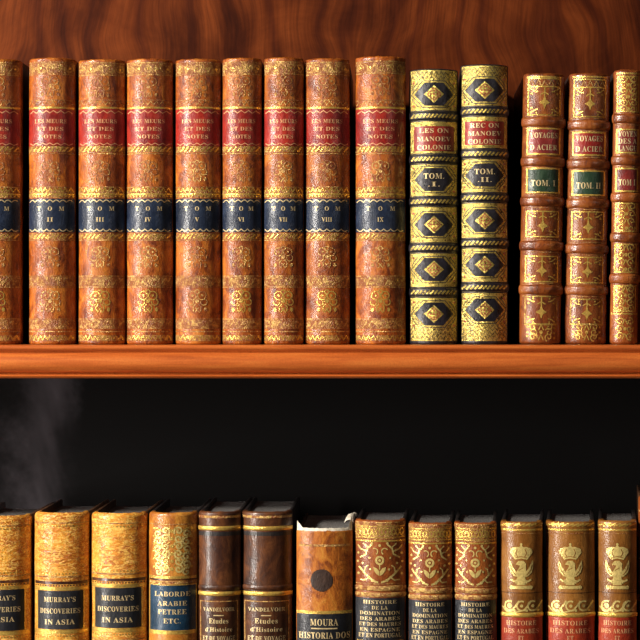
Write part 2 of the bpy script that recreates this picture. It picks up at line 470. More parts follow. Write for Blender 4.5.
    def label(s, name, a, b, py0, py1, mat, draw, th=0.00035):
        """a thin leather label pasted on the spine, with its lettering"""
        mb = MB(); nx = 18; ny = max(3, int((py1 - py0) / 5))
        top = [[s.P(a + (b - a) * i / nx, py0 + (py1 - py0) * j / ny, th) for i in range(nx + 1)] for j in range(ny + 1)]
        mb.grid(top, mat)
        low = lambda i, j: s.P(a + (b - a) * i / nx, py0 + (py1 - py0) * j / ny, -0.0002)
        for j, rev in ((0, True), (ny, False)):
            e = [[top[j][i] for i in range(nx + 1)], [low(i, j) for i in range(nx + 1)]]
            mb.grid(e[::-1] if rev else e, mat)
        for i, rev in ((0, False), (nx, True)):
            e = [[top[j][i] for j in range(ny + 1)], [low(i, j) for j in range(ny + 1)]]
            mb.grid(e[::-1] if rev else e, mat)
        draw(mb)
        return mb.build(name, s.root)
    def finish(s, headband=None, page_mat='aged_paper'):
        s.sp.build('spine', s.root, angle=50)
        H = (s.bot - s.top) * PX; yb = s.b + 0.004
        for sg in (-1, 1):
            mb = MB()
            a, b = sg * (s.w - 0.0030), sg * (s.w - 0.0003)
            box_mb(mb, min(a, b), max(a, b), yb, s.D, 0.0, H - 0.0004, s.board, 0.0007)
            mb.build('board', s.root)
        mb = MB(); zt = H - s.page_drop * PX; n = 12; th = 0.0027; wi = s.w - 0.0034
        front = []
        for i in range(n + 1):
            x = -wi + 2 * wi * i / n
            front.append((x, s.R - math.sqrt(max(0, (s.R - th) ** 2 - x * x))))
        back = []
        for i in range(n + 1):                      # hollow fore-edge
            x = wi - 2 * wi * i / n
            back.append((x, s.D - 0.004 - 0.35 * s.b * (1 - (x / wi) ** 2)))
        ringxy = front + back; k = len(ringxy)
        rr = s.rng
        mb.grid([[(x, y, 0.003) for x, y in ringxy], [(x, y, zt) for x, y in ringxy]], page_mat, closed=True)
        fs = [[i, i + 1, k - 2 - i, k - 1 - i] for i in range(n)]
        mb.add([(x, y, zt) for x, y in ringxy], fs, page_mat)
        mb.add([(x, y, 0.003) for x, y in ringxy], [f[::-1] for f in fs], page_mat)
        mb.build('page_block', s.root, recalc=True)
        if headband:                                 # sewn roll at the head of the pages
            mb = MB(); rows = []
            for i in range(n + 1):
                x, y = front[i]; r = 0.0011
                rows.append([(x, y + 0.0016 + r * math.cos(2 * PI * q / 8), zt + 0.0004 + r * math.sin(2 * PI * q / 8)) for q in range(8)])
            mb.grid(rows, headband, closed=True)
            mb.build('headband', s.root, recalc=True)
        return s.root

# ------------------------------------------------------------------ top shelf: nine volumes in tan calf
ROM = ['I', 'II', 'III', 'IV', 'V', 'VI', 'VII', 'VIII', 'IX']
def bouquet(B, cy, k, g, w=1.0):
    """small tooled bunch of loops with three drops below"""
    for sg in (-1, 1):
        B.ring(sg * 4.6 * k, cy - 5.5 * k, 4.2 * k, w, g)
        B.disc(sg * 4.6 * k, cy - 5.5 * k, 1.3 * k, g)
        B.ring(sg * 6.6 * k, cy + 1.0 * k, 3.2 * k, w, g, a0=-60, a1=200)
        B.line([(sg * 1.5 * k, cy + 3 * k), (sg * 4 * k, cy + 6 * k), (sg * 3.4 * k, cy + 10.5 * k)], w * 1.1, g)
        B.disc(sg * 8.2 * k, cy + 8.5 * k, 1.5 * k, g, ry=2.2 * k)
        B.line([(sg * 2.6 * k, cy + 11.5 * k), (-sg * 1.6 * k, cy + 6.5 * k)], w, g)
    B.disc(0, cy, 2.1 * k, g)
    B.ring(0, cy - 9 * k, 2.2 * k, w, g)

def tan_volume(i, x0, x1, top, label, faint, depth, seed):
    B = Book(x0, x1, top, 344.6, label, 'nine tan calf volumes on the upper shelf', 'tan_calf', depth, seed=seed, cap=2.6)
    rg = B.rng; h = B.hw; dy = (top - 57.5) * 0.6
    g = 'gilt_faint' if faint else 'gilt_rubbed'
    k = h / 23.0
    # gilt friezes
    B.band(63 + dy, 73 + dy, 'gilt_faint'); B.hline(62 + dy, 1.2, g); B.hline(74 + dy, 1.0, g)
    for q in range(5): B.ring(-h * .8 + h * 1.6 * q / 4, 68 + dy, 3.2, 1.1, 'gilt_rubbed'); B.disc(-h * .8 + h * 1.6 * q / 4, 68 + dy, 1.1, 'gilt')
    bouquet(B, 86 + dy, 0.95, 'gilt_faint')
    B.chevron(101, 105, 5, 1.1, g); B.hline(107.5, 1.8, 'gilt'); B.hline(100, 0.9, 'gilt_faint')
    B.band(146, 152, 'gilt_faint'); B.rope(146.5, 151.5, 4.2, 1.3, 'gilt'); B.hline(153.5, 1.0, g)
    bouquet(B, 171, 0.95, 'gilt_faint' if rg.random() < .5 else 'gilt_rubbed')
    B.band(190, 197.5, 'gilt_faint'); B.chevron(187.5, 192, 4.6, 1.2, 'gilt'); B.dots(196, .9, 3.2, 'gilt'); B.hline(194, 1.5, 'gilt'); B.hline(187, 0.9, g)
    B.band(233, 239, 'gilt_faint'); B.rope(234, 238.5, 4.2, 1.2, 'gilt'); B.hline(240, 1, g)
    bouquet(B, 257, 0.95, g)
    B.band(277, 286, 'gilt_faint'); B.rope(278, 285, 4.4, 1.3, g); B.hline(276, 0.9, g); B.hline(287, 0.9, g)
    bouquet(B, 301, 1.0, 'gilt_rubbed' if faint else 'gilt')
    B.band(320, 329, 'gilt_faint'); B.rope(321, 328, 5, 1.2, g); B.hline(319, .9, g)
    B.hline(331.5, 1.2, 'gilt_rubbed'); B.band(335, 341, 'gilt_faint'); B.chevron(335.5, 340, 4.6, 1.2, 'gilt')
    def red(mb):
        B.chevron(110.5, 113, 6.5, 0.9, 'gilt_letter_red', mb=mb, off=0.0005, f=0.9)
        B.chevron(145, 143, 6.5, 0.8, 'gilt_letter_red', mb=mb, off=0.0005, f=0.9)
        B.text('LES MEURS', 121, h * 1.36, 3.9, 'gilt_letter_red', mb)
        B.text('ET DES', 128.7, h * 1.1, 3.8, 'gilt_letter_red', mb)
        B.text('NOTES', 136.5, h * .95, 3.8, 'gilt_letter_red', mb)
    B.label('title_label', -h * .975, h * .975, 108.8, 145.5, 'red_label', red)
    def blue(mb):
        B.scallop(201, 2.2, 6, 0.9, 'gilt_letter', mb=mb, off=0.0005)
        B.scallop(230, 2.2, 6, 0.9, 'gilt_letter', mb=mb, off=0.0005, up=-1)
        for q, c in enumerate('TOM'): B.text(c, 208.5, 4.0 if c != 'M' else 4.8, 4.2, 'gilt_letter', mb, cx=(q - 1) * h * .48)
        B.text(ROM[i], 219.5, 2.0 + 2.0 * len(ROM[i]), 4.2, 'gilt_letter', mb)
    B.label('volume_label', -h * .975, h * .975, 198.5, 232, 'blue_label', blue)
    B.finish()

nine = [(-26, 20.5, 58.5), (29, 75, 57.5), (78.5, 125, 59), (126.5, 172.5, 58.5), (175.5, 221, 58.5), (222.5, 261.5, 57.5),
        (264, 303.5, 57), (305, 349.5, 58), (355.5, 405.5, 56)]
lab9 = ['tan calf book cut by the left photo edge, with red and blue labels',
        'tan calf book with gilt bands, blue label reading TOM II',
        'tan calf book with gilt bands, blue label reading TOM III',
        'tan calf book with gilt bands, blue label reading TOM IV',
        'tan calf book with gilt bands, blue label reading TOM V',
        'narrow tan calf book with gilt bands, blue label reading TOM VI',
        'narrow tan calf book with gilt bands, blue label reading TOM VII',
        'tan calf book with gilt bands, blue label reading TOM VIII',
        'tan calf book with gilt bands, blue label reading TOM IX']
for i, (x0, x1, t) in enumerate(nine):
    tan_volume(i, x0, x1, t, lab9[i], i in (1, 4), 0.150 + 0.003 * (i % 3), 11 + i)

# ------------------------------------------------------------------ two black volumes thick with gold
def lozenge(B, cy, hx=19.5, hy=11.5, words=None):
    B.poly([(-hx, cy), (-hx * .48, cy - hy), (hx * .48, cy - hy), (hx, cy), (hx * .48, cy + hy), (-hx * .48, cy + hy)], 'black_goatskin', 0.00022, cell=2)
    o = 1.15
    B.line([(-hx * o, cy), (-hx * .5 * o, cy - hy * o), (hx * .5 * o, cy - hy * o), (hx * o, cy), (hx * .5 * o, cy + hy * o), (-hx * .5 * o, cy + hy * o)], 0.8, 'black_goatskin', 0.0002, close=True)
    if not words:
        d = 9.8
        B.poly([(-d, cy), (0, cy - d * .92), (d, cy), (0, cy + d * .92)], 'gilt_rich', 0.0003, cell=2)
        d *= .66
        B.line([(-d, cy), (0, cy - d), (d, cy), (0, cy + d)], 0.9, 'maroon_label', 0.00036, close=True)
        for a, b in ((0, 0), (3.2, 0), (-3.2, 0), (0, 3.2), (0, -3.2)):
            B.disc(a, cy + b, 0.9, 'maroon_label', 0.0004)
def black_volume(x0, x1, top, offs, roman, label, depth, seed, title):
    B = Book(x0, x1, top, 344.6, label, 'two black and gold volumes on the upper shelf', 'black_goatskin', depth, seed=seed, cap=2.2, theta=62, worn=.2)
    h = B.hw; loz, bands, lab = offs
    B.band(top + 1.5, 341, 'gilt_rich', 0.0001, f=0.95)
    # speckled head and tail
    for r0, r1 in ((top + 3, loz[0] - 14), (loz[-1] + 13, 340)):
        n = max(1, round((r1 - r0) / 4))
        for q in range(n):
            a = r0 + (r1 - r0) * q / n; B.chevron(a, a + (r1 - r0) / n - .6, 4.6, 0.8, 'black_goatskin', off=0.00018)
    for q, c in enumerate(loz):
        if q == 1:
            lozenge(B, c, words=True)
            B.text('TOM.', c - 3.6, 20, 5.4, 'gilt_letter', B.sp)
            B.text(roman, c + 4.6, 5.5 + 2 * len(roman), 4.6, 'gilt_letter', B.sp)
        else: lozenge(B, c)
        for sx in (-1, 1):
            for sy in (-1, 1):
                B.line([(sx * (h - 3), c + sy * 4), (sx * (h - 5), c + sy * 8), (sx * (h - 9), c + sy * 12.5)], 0.8, 'black_goatskin', 0.00019)
                B.disc(sx * (h - 4.2), c + sy * 11.5, 1.1, 'maroon_label', 0.0002)
    for c in bands:
        def deco(mb, c=c):
            B.rope(c - 1.9, c + 1.9, 3.6, 1.7, 'gilt_rich', off=0.00135, mb=mb, f=.9)
        B.hline(c - 5.0, 1.2, 'black_goatskin', 0.98, 0.0002); B.hline(c + 5.0, 1.2, 'black_goatskin', 0.98, 0.0002)
        B.raised_band(c, 8.6, 0.0011, deco=deco)
    def red(mb):
        B.frame(-h * .87, h * .87, lab[0], lab[1], 1.6, 'gilt_rich', 0.0005, mb)
        step = (lab[1] - lab[0]) / 3.35
        for q, t in enumerate(title):
            B.text(t, lab[0] + step * (q + .70) + .1, h * (1.2 if q == 0 else 1.36), 4.5, 'gilt_letter', mb)
    B.label('title_label', -h * .87, h * .87, lab[0], lab[1], 'red_label', red)
    B.finish()
black_volume(409.5, 458, 68.5, ([94, 179.5, 224.5, 269.5, 314], [115.8, 158.8, 201.3, 247.8, 292.3], (124.5, 152.5)), '.I.',
             'black book thick with gold tooling, lozenge reading TOM I', 0.163, 31, ['LES ON', 'MANOEV', 'COLONIE'])
black_volume(460.5, 508, 64, ([90, 175, 220.5, 264.7, 310], [111, 153.5, 197.5, 243, 287.3], (119.5, 146.5)), '.II.',
             'black book thick with gold tooling, lozenge reading TOM II', 0.165, 32, ['REC ON', 'MANOEV', 'COLONIE'])

# ------------------------------------------------------------------ three red-brown volumes
def star_panel(B, a, b, y0, y1, g='gilt'):
    B.frame(a, b, y0, y1, 1.3, g, 0.00022)
    cx = (a + b) / 2; cy = (y0 + y1) / 2; hy = (y1 - y0) / 2; hx = (b - a) / 2
    B.line([(cx, y0 + 1), (cx, cy + hy * .45)], 1.3, g)
    B.poly([(cx - 5.5, cy + 2), (cx - 1.5, cy - .8), (cx, cy - 6), (cx + 1.5, cy - .8), (cx + 5.5, cy + 2), (cx + 1.6, cy + 4), (cx, cy + 8.5), (cx - 1.6, cy + 4)], g)
    B.line([(cx - 4, cy - 6), (cx, cy - 8.4), (cx + 4, cy - 6)], 1.1, g)
    for sx in (-1, 1):
        for sy in (-1, 1):
            B.line([(cx + sx * (hx - 2.5), cy + sy * (hy - 2.5)), (cx + sx * (hx - 7), cy + sy * (hy - 5.5)), (cx + sx * (hx - 10), cy + sy * (hy - 6))], 1.2, g)
            B.disc(cx + sx * (hx - 4), cy + sy * (hy - 7.5), 1.1, g); B.disc(cx + sx * (hx - 8.5), cy + sy * (hy - 2.8), 0.9, g)
def dense_panel(B, a, b, y0, y1, seed, g='gilt', frame=True):
    rg = random.Random(seed)
    if frame: B.frame(a, b, y0, y1, 1.2, g, 0.00022)
    cx = (a + b) / 2; W = (b - a) / 2 - 1.5
    n = max(3, int((y1 - y0) / 6))
    for k in range(n):
        cy = y0 + (y1 - y0) * (k + .5) / n
        for sx in (-1, 1):
            B.spiral(cx + sx * W * .52, cy, min(W * .42, 4.2), 1.2, rg.uniform(0, 360), 1.1, g, hand=sx)
            B.disc(cx + sx * W * .88, cy + rg.uniform(-1, 1), 1.1, g)
        if k % 2: B.disc(cx, cy, 1.8, g)
        else: B.line([(cx - 2.6, cy + 3), (cx, cy - 2.5), (cx + 2.6, cy + 3)], 1.2, g)
def brown_volume(x0, x1, top, sp, label, depth, seed):
    B = Book(x0, x1, top, 344.6, label, 'three red brown ribbed volumes at the right of the upper shelf', 'red_brown_calf', depth, seed=seed, cap=3.4, theta=60, lean=0.9)
    h = B.hw; f = h * .80
    B.hline(top + 4, 1.6, 'gilt', f=.85)
    if sp.get('dense'):
        dense_panel(B, -f, f, *sp['head'], seed + 1)
        for q, (a, b) in enumerate(sp['panels']): dense_panel(B, -f, f, a, b, seed + 3 + q)
        B.hline(314, 1.3, 'gilt'); dense_panel(B, -f, f, *sp['tail'], seed + 9, frame=False)
    else:
        a, b = sp['head']
        B.frame(-f, f, a, b, 1.3, 'gilt', 0.00022)
        B.chevron(a + 2, a + 9, 6, 1.1, 'gilt_rubbed', a=-f + 1, b=f - 1)
        star_panel(B, -f, f, a + 8, b)
        for a, b in sp['panels']: star_panel(B, -f, f, a, b)
        a, b = sp['tail']
        B.frame(-f, f, a, b - 15, 1.1, 'gilt_rubbed', 0.00022)
        star_panel(B, -f, f, a, b - 15, 'gilt')
        dense_panel(B, -f, f, b - 15, b, seed + 5, 'gilt', frame=False)
        B.hline(b - 15, 1.0, 'gilt', f=.8)
    for c in sp['bands']:
        B.raised_band(c, 9.5, 0.0017)
        B.hline(c - 6.4, 0.8, 'gilt_faint', f=.9); B.hline(c + 6.4, 0.8, 'gilt_faint', f=.9)
    a, b = sp['title']
    def tl(mb):
        B.frame(-f, f, a, b, 1.5, 'gilt', 0.0005, mb)
        ls = sp['words']; st = (b - a - 3) / len(ls)
        for q, t in enumerate(ls): B.text(t, a + 1.5 + st * (q + .5), f * 1.62, min(5.4, st * .72), 'gilt_letter', mb)
    B.label('title_label', -f, f, a, b, 'maroon_label' if sp.get('dark') else 'red_label', tl)
    a2, b2 = sp['vol']
    def vl(mb):
        B.frame(-f, f, a2, b2, 1.5, 'gilt', 0.0005, mb)
        B.text(sp['tom'], (a2 + b2) / 2 + 2.5, f * 1.45, 6.0, 'gilt_letter', mb)
    B.label('volume_label', -f, f, a2, b2, sp.get('volmat', 'green_label'), vl)
    B.finish()
brown_volume(519.5, 560.5, 73, dict(head=(78, 115.5), bands=[122, 161.5, 201.5, 246, 290], title=(128, 155), vol=(168, 193.5), panels=[(211, 237.5), (256, 282.5)],
             tail=(296, 340), words=['VOYAGES', 'D ACIER'], tom='TOM. I', dark=True), 'red brown ribbed book with green label, beside the black and gold books', 0.150, 41)
brown_volume(565, 605.7, 73, dict(head=(79, 117.5), bands=[125, 164, 203.5, 249, 290.5], title=(132, 156), vol=(170.5, 196), panels=[(211.5, 240), (257, 283.5)],
             tail=(299, 340), words=['VOYAGES', 'D ACIER'], tom='TOM. II'), 'red brown ribbed book with bright red title label over green label', 0.148, 42)
brown_volume(610, 637.5, 69.5, dict(dense=True, head=(76, 112), bands=[118.5, 160.5, 197.5, 237.5, 279], title=(129, 153.5), vol=(168, 192), panels=[(203, 232), (244, 273), (285.5, 312)],
             tail=(318, 340), words=['VOYEN', 'DES A', 'LANGU'], tom='TOM I', volmat='maroon_label', dark=True),
             'slim red brown book densely tooled in gold, at the right end of the upper row', 0.155, 43)

# ------------------------------------------------------------------ lower shelf
BASE = 800
# three ochre volumes
def ochre_volume(x0, x1, top, lab, rows, label, depth, seed, drop):
    B = Book(x0, x1, top, BASE, label, 'three ochre calf volumes on the lower shelf', 'ochre_calf', depth, seed=seed, cap=4.5, page_drop=drop, board='brown_board_leather', theta=58)
    h = B.hw; y0, y1 = lab
    B.hline(top + 10, 1.0, 'gilt_rubbed'); B.dots(top + 13, 0.9, 3.2, 'gilt', f=.86)
    B.dots(y0 - 17, 0.8, 3.2, 'gilt', f=.86); B.hline(y0 - 14, 1.6, 'gilt_rubbed')
    B.rect(-h * .97, h * .97, y0 - 9.5, y0 - 6.5, 'dark_brown_morocco'); B.dots(y0 - 5.2, 0.8, 2.8, 'dark_brown_morocco', f=.93)
    B.hline(y0 - 2, 3.4, 'gilt')
    B.hline(y1 + 2.5, 4.0, 'gilt'); B.dots(y1 + 6.5, 0.9, 2.8, 'gilt', f=.92); B.hline(y1 + 12, 1.2, 'gilt_rubbed')
    for yy in (690, 760): B.hline(yy, 3, 'gilt_rubbed')
    def lb(mb):
        B.rect(-h * .86, -h * .86 + 1, y0, y1, 'gilt', 0.0005, mb, nx=1); B.rect(h * .86 - 1, h * .86, y0, y1, 'gilt', 0.0005, mb, nx=1)
        for (t, y, ww) in rows: B.text(t, y, h * ww, 5.0, 'gilt_letter', mb)
    B.label('title_label', -h * .86, h * .86, y0, y1, 'black_label', lb)
    B.finish('brown_board_leather')
ochre_volume(-27, 30, 516, (590, 631), [("MURRAY'S", 598, 1.1), ('DISCOVERIES', 609.5, 1.42), ('IN ASIA', 619.5, 1.05)],
             'ochre calf book with black label, cut by the left photo edge', 0.130, 51, 7.2)
ochre_volume(34.5, 88.5, 513, (591, 629.5), [("MURRAY'S", 599.5, 1.15), ('DISCOVERIES', 611, 1.46), ('IN ASIA', 622, 1.1)],
             "ochre calf book, MURRAY'S DISCOVERIES, standing second from the left on the lower shelf", 0.128, 52, 7.2)
ochre_volume(91.5, 146.5, 513.5, (588, 628), [("MURRAY'S", 598, 1.15), ('DISCOVERIES', 609, 1.46), ('IN ASIA', 620, 1.1)],
             "bright ochre calf book, MURRAY'S DISCOVERIES, standing beside the book with teal label", 0.130, 53, 7.2)
# blue-labelled golden volume
def laborde():
    B = Book(149, 197.5, 513, BASE, 'golden calf book with scrollwork and a deep blue label reading LABORDE', None, 'golden_calf', 0.132, seed=54, cap=3.5, page_drop=8, board='dark_board_leather', theta=58)
    h = B.hw; rg = random.Random(4)
    B.hline(524.5, 1.0, 'gilt_rubbed')
    for k in range(6):
        cy = 531 + k * 7.6
        for sx in (-1, 1):
            B.spiral(sx * 6.5, cy, 4.6, 1.3, rg.uniform(0, 360), 1.8, 'gilt_bright', hand=sx)
            B.spiral(sx * 14, cy + 3, 4.2, 1.2, rg.uniform(0, 360), 1.7, 'gilt_bright', hand=-sx)
            B.line([(sx * 2, cy - 4), (sx * 8, cy + 1), (sx * 17, cy - 3)], 1.6, 'gilt')
            B.disc(sx * 18.5, cy - 2, 1.4, 'gilt')
        B.disc(0, cy, 2.0, 'gilt')
    B.hline(577.5, 2.6, 'gilt'); B.hline(582.5, 2.6, 'gilt_rubbed'); B.rect(-h * .97, h * .97, 579.2, 580.6, 'dark_brown_morocco')
    B.hline(633, 3, 'gilt'); B.hline(690, 3, 'gilt'); B.hline(760, 3, 'gilt')
    def lb(mb):
        B.frame(-h * .96, h * .96, 584.5, 631.5, 1.0, 'gilt', 0.0005, mb)
        for t, y, ww in (('LABORDE', 594, 1.45), ('ARABIE', 603.5, 1.2), ('PETREE', 612, 1.15), ('ETC.', 621, .7)): B.text(t, y, h * ww, 4.8, 'gilt_letter', mb)
    B.label('title_label', -h * .96, h * .96, 584.5, 631.5, 'teal_label', lb)
    B.finish()
laborde()
# two dark brown volumes
def dark_volume(x0, x1, top, label, depth, seed):
    B = Book(x0, x1, top, BASE, label, 'two dark brown volumes on the lower shelf', 'dark_brown_morocco', depth, seed=seed, cap=3.0, page_drop=4.7, theta=60)
    h = B.hw; d = top - 512
    B.hline(517 + d, 2.4, 'gilt_rubbed'); 
    B.rect(-h * .98, h * .98, 532 + d, 536 + d, 'dark_board_leather'); B.rect(-h * .98, h * .98, 586 + d, 590 + d, 'dark_board_leather')
    def gold(mb): pass
    for c in (528.5 + d, 594 + d):
        B.raised_band(c, 4.4, 0.0007, mat='gilt')
    B.raised_band(588 + d, 5, 0.0007)
    def lb(mb):
        B.frame(-h * .88, h * .88, 601 + d, 668 + d, 1.0, 'gilt_rubbed', 0.0005, mb)
        B.text('VANDELVOIR', 609.5 + d, h * 1.45, 3.8, 'gilt_letter', mb); B.rect(-5, 5, 615 + d, 616 + d, 'gilt_letter', 0.0005, mb)
        B.text('Etudes', 621 + d, h * .9, 5.0, 'gilt_letter', mb); B.text("d'Histoire", 629.5 + d, h * 1.25, 4.4, 'gilt_letter', mb)
        B.text('ET DE VOYAGE', 638.5 + d, h * 1.5, 4.8, 'gilt_letter', mb)
    B.label('title_label', -h * .9, h * .9, 600 + d, 669 + d, 'dark_brown_morocco', lb)
    B.hline(690, 2.5, 'gilt_rubbed'); B.hline(760, 2.5, 'gilt_rubbed')
    B.finish('brown_board_leather')
dark_volume(198.5, 240.5, 512, 'dark brown book with gilt rules, beside the golden book with the blue label', 0.140, 55)
dark_volume(242, 292, 512, 'wider dark brown book with gilt rules, beside the torn orange book', 0.142, 56)
# torn volume with a round stain
def moura():
    B = Book(296.5, 352.5, 531, BASE, 'worn orange calf book with torn white head and round dark stain, reading MOURA', None, 'mottled_orange_calf', 0.150, seed=57,
             cap=1.4, page_drop=2, theta=44, board='brown_board_leather', worn=1.2)
    h = B.hw
    B.hline(545.5, 2.2, 'gilt_rubbed', f=.9)
    pts = []
    for k in range(22):
        a = 2 * PI * k / 22; r = 11.2 + 1.0 * noise.noise(Vector((math.cos(a) * 2, math.sin(a) * 2, 3)))
        pts.append((-2.5 + r * math.cos(a), 580.5 + r * math.sin(a)))
    B.poly(pts, 'stain', 0.0002, cell=2)
    B.hline(612.5, 3.0, 'gilt')
    def lb(mb):
        B.text('MOURA', 622.3, h * .98, 6.6, 'gilt_letter', mb); B.rect(-13, 13, 628, 629.2, 'gilt_letter', 0.0005, mb)
        B.text('HISTORIA DOS', 635.5, h * 1.8, 6.2, 'gilt_letter', mb)
        B.text('CERCOS', 647, h * 1.0, 6.2, 'gilt_letter', mb)
    B.label('title_label', -h * .97, h * .97, 614.2, 665, 'black_label', lb)
    B.hline(667, 3, 'gilt'); B.hline(760, 3, 'gilt_rubbed')
    # torn paper lining that stands up behind the leather
    mb = MB(); n = 44; out, inn = [], []; rg = random.Random(9)
    rows = [[], [], [], []]
    for i in range(n + 1):
        t = -1 + 2 * i / n; x = t * h * .985
        up = 2.6 + 0.9 * noise.noise(Vector((x * .35, 1, 0))) + 0.6 * noise.noise(Vector((x * 1.1, 4, 0)))
        if t < -.8: up += 6.5 * (-.8 - t) / .2
        if t > .86: up += 13 * (t - .86) / .14
        e = 0.0006
        rows[0].append(B.P(x, B.top + 4, -0.0008)); rows[1].append(B.P(x, B.top + 0.2, 0.0002))
        p = B.P(x, B.top + 4, -0.0001); rows[1][-1] = (p[0], p[1] + 0.0004, (B.bot - B.top - .2) * PX)
        rows[2].append((p[0], p[1] + 0.0016, (B.bot - B.top + up) * PX)); rows[3].append((p[0], p[1] + 0.0026, (B.bot - B.top + up * .8) * PX))
    rows.append([(x, y + 0.0012, z - 0.006) for x, y, z in rows[3]])
    mb.grid(rows, 'torn_white_paper')
    o = mb.build('torn_lining', B.root, angle=70); o['label'] = 'torn white paper lining'
    # curled scrap at the right corner
    mb = MB(); rr = []
    for k in range(9):
        a = k / 8
        c = Vector((h * PX * .86 + 0.004 * a, B.b + 0.012 + 0.03 * a, (B.bot - B.top) * PX + 0.004 + 0.005 * a + 0.002 * math.sin(a * 5)))
        rr.append([(c.x + 0.0035 * (1 - .4 * a) * math.cos(q) , c.y, c.z + 0.0028 * math.sin(q)) for q in (0.2, 0.9, 1.6, 2.3, 3.0)])
    mb.grid(rr, 'torn_white_paper')
    o = mb.build('torn_flap', B.root); sm = o.modifiers.new('thick', 'SOLIDIFY'); sm.thickness = 0.0005
    o['label'] = 'curled scrap of torn paper'
    B.finish(page_mat='cream_paper')
moura()
# three chestnut volumes, history of the arabs in spain
def chestnut(x0, x1, top, label, depth, seed, yaw, lt):
    B = Book(x0, x1, top, BASE, label, 'three chestnut volumes with black labels on the lower shelf', 'chestnut_calf', depth, seed=seed, cap=3.0, page_drop=4.8, theta=56, yaw=yaw)
    h = B.hw; d = top - 522; k = h / 23
    B.band(524.5 + d, 541 + d, 'gilt_faint')
    for ph in (1, -1):
        B.line([(-h * .93 + h * 1.86 * q / 60, 533.5 + d + ph * 3.6 * math.sin(q * PI / 5)) for q in range(61)], 1.2, 'gilt')
    B.hline(528 + d, .9, 'gilt'); B.hline(539 + d, .9, 'gilt')
    B.hline(542.5 + d, 1.6, 'gilt'); B.hline(524 + d, 1.0, 'gilt_rubbed')
    cy = 562 + d; g = 'gilt_bright'
    B.ring(0, cy, 3.6, 2.2, g); B.disc(0, cy, 1.4, g)
    for sx in (-1, 1):
        # sprays in the four corners, stem and leaves
        B.line([(sx * 1.5, cy + 22), (sx * 6 * k, cy + 20.5), (sx * 13 * k, cy + 14), (sx * 19 * k, cy + 6.5)], 1.9, g)
        B.line([(sx * 9 * k, cy + 16), (sx * 13 * k, cy + 20), (sx * 18 * k, cy + 19.5)], 1.3, g)
        B.line([(sx * 14 * k, cy + 12), (sx * 13 * k, cy + 7), (sx * 10.5 * k, cy + 5)], 1.2, g)
        B.poly([(sx * .3, cy + 15.5), (sx * .3, cy + 11), (sx * 2.6, cy + 8), (sx * 6.4, cy + 6.4), (sx * 5.4, cy + 10.5), (sx * 3.2, cy + 13.6)], g, cell=2)
        B.line([(sx * 7 * k, cy - 16), (sx * 11 * k, cy - 12), (sx * 12.5 * k, cy - 6), (sx * 18 * k, cy - 2.5)], 1.7, g)
        B.line([(sx * 12 * k, cy - 9), (sx * 17 * k, cy - 11), (sx * 20 * k, cy - 15)], 1.4, g)
        B.line([(sx * 11 * k, cy - 13), (sx * 15 * k, cy - 17)], 1.2, g)
        B.ring(sx * 4.6 * k, cy - 9, 3.2, 1.1, g, a0=120 if sx > 0 else -120, a1=330 if sx > 0 else 60)
        for (a, b, r) in ((19.5, -7, 1.2), (20, 1.5, 1.2), (15.5, 3, 1.2), (7, -17, 1.3), (6.5, 20, 1.6), (19.5, 13.5, 1.3), (9.5, -2.5, 1.0), (8.5, 9, 1.1)):
            B.disc(sx * a * k, cy + b, r, g)
    B.disc(0, cy - 15, 1.4, g)
    B.line([(0, cy + 4), (0, cy + 9)], 1.1, g)
    B.hline(585.5 + d, 1.2, 'gilt_faint'); B.raised_band(590 + d, 5.2, 0.0006, mat='gilt_rubbed'); B.raised_band(596.5 + d, 4.6, 0.0006, mat='gilt_rubbed')
    rows = [('HISTOIRE', 1.30), ('DE LA', .62), ('DOMINATION', 1.56), ('DES ARABES', 1.56), ('ET DES MAURES', 1.62), ('EN ESPAGNE', 1.56), ('ET EN PORTUGAL', 1.66)]
    def lb(mb):
        for q, (t, ww) in enumerate(rows): B.text(t, 603.6 + d + q * 5.55, h * ww, 3.6 if q < 6 else 4.2, 'gilt_letter', mb)
        B.hline(642.8 + d, 1.0, 'gilt', f=.9, off=0.0005, mb=mb)
    B.label('title_label', -h * .96, h * .96, 599.6 + d, 645 + d, 'black_label', lb)
    B.hline(648 + d, 3, 'gilt'); B.hline(700, 3, 'gilt'); B.hline(760, 3, 'gilt')
    B.finish('brown_board_leather')
chestnut(354.5, 405, 520.5, 'wide chestnut book with gilt sprays and black label, beside the torn orange book', 0.112, 58, 2, 0)
chestnut(407.8, 451.3, 523, 'chestnut book with gilt sprays, between two others lettered the same', 0.112, 59, 3, 0)
chestnut(453.5, 496, 523, 'chestnut book with gilt sprays and black label, beside the first crowned eagle book', 0.112, 60, 3, 0)
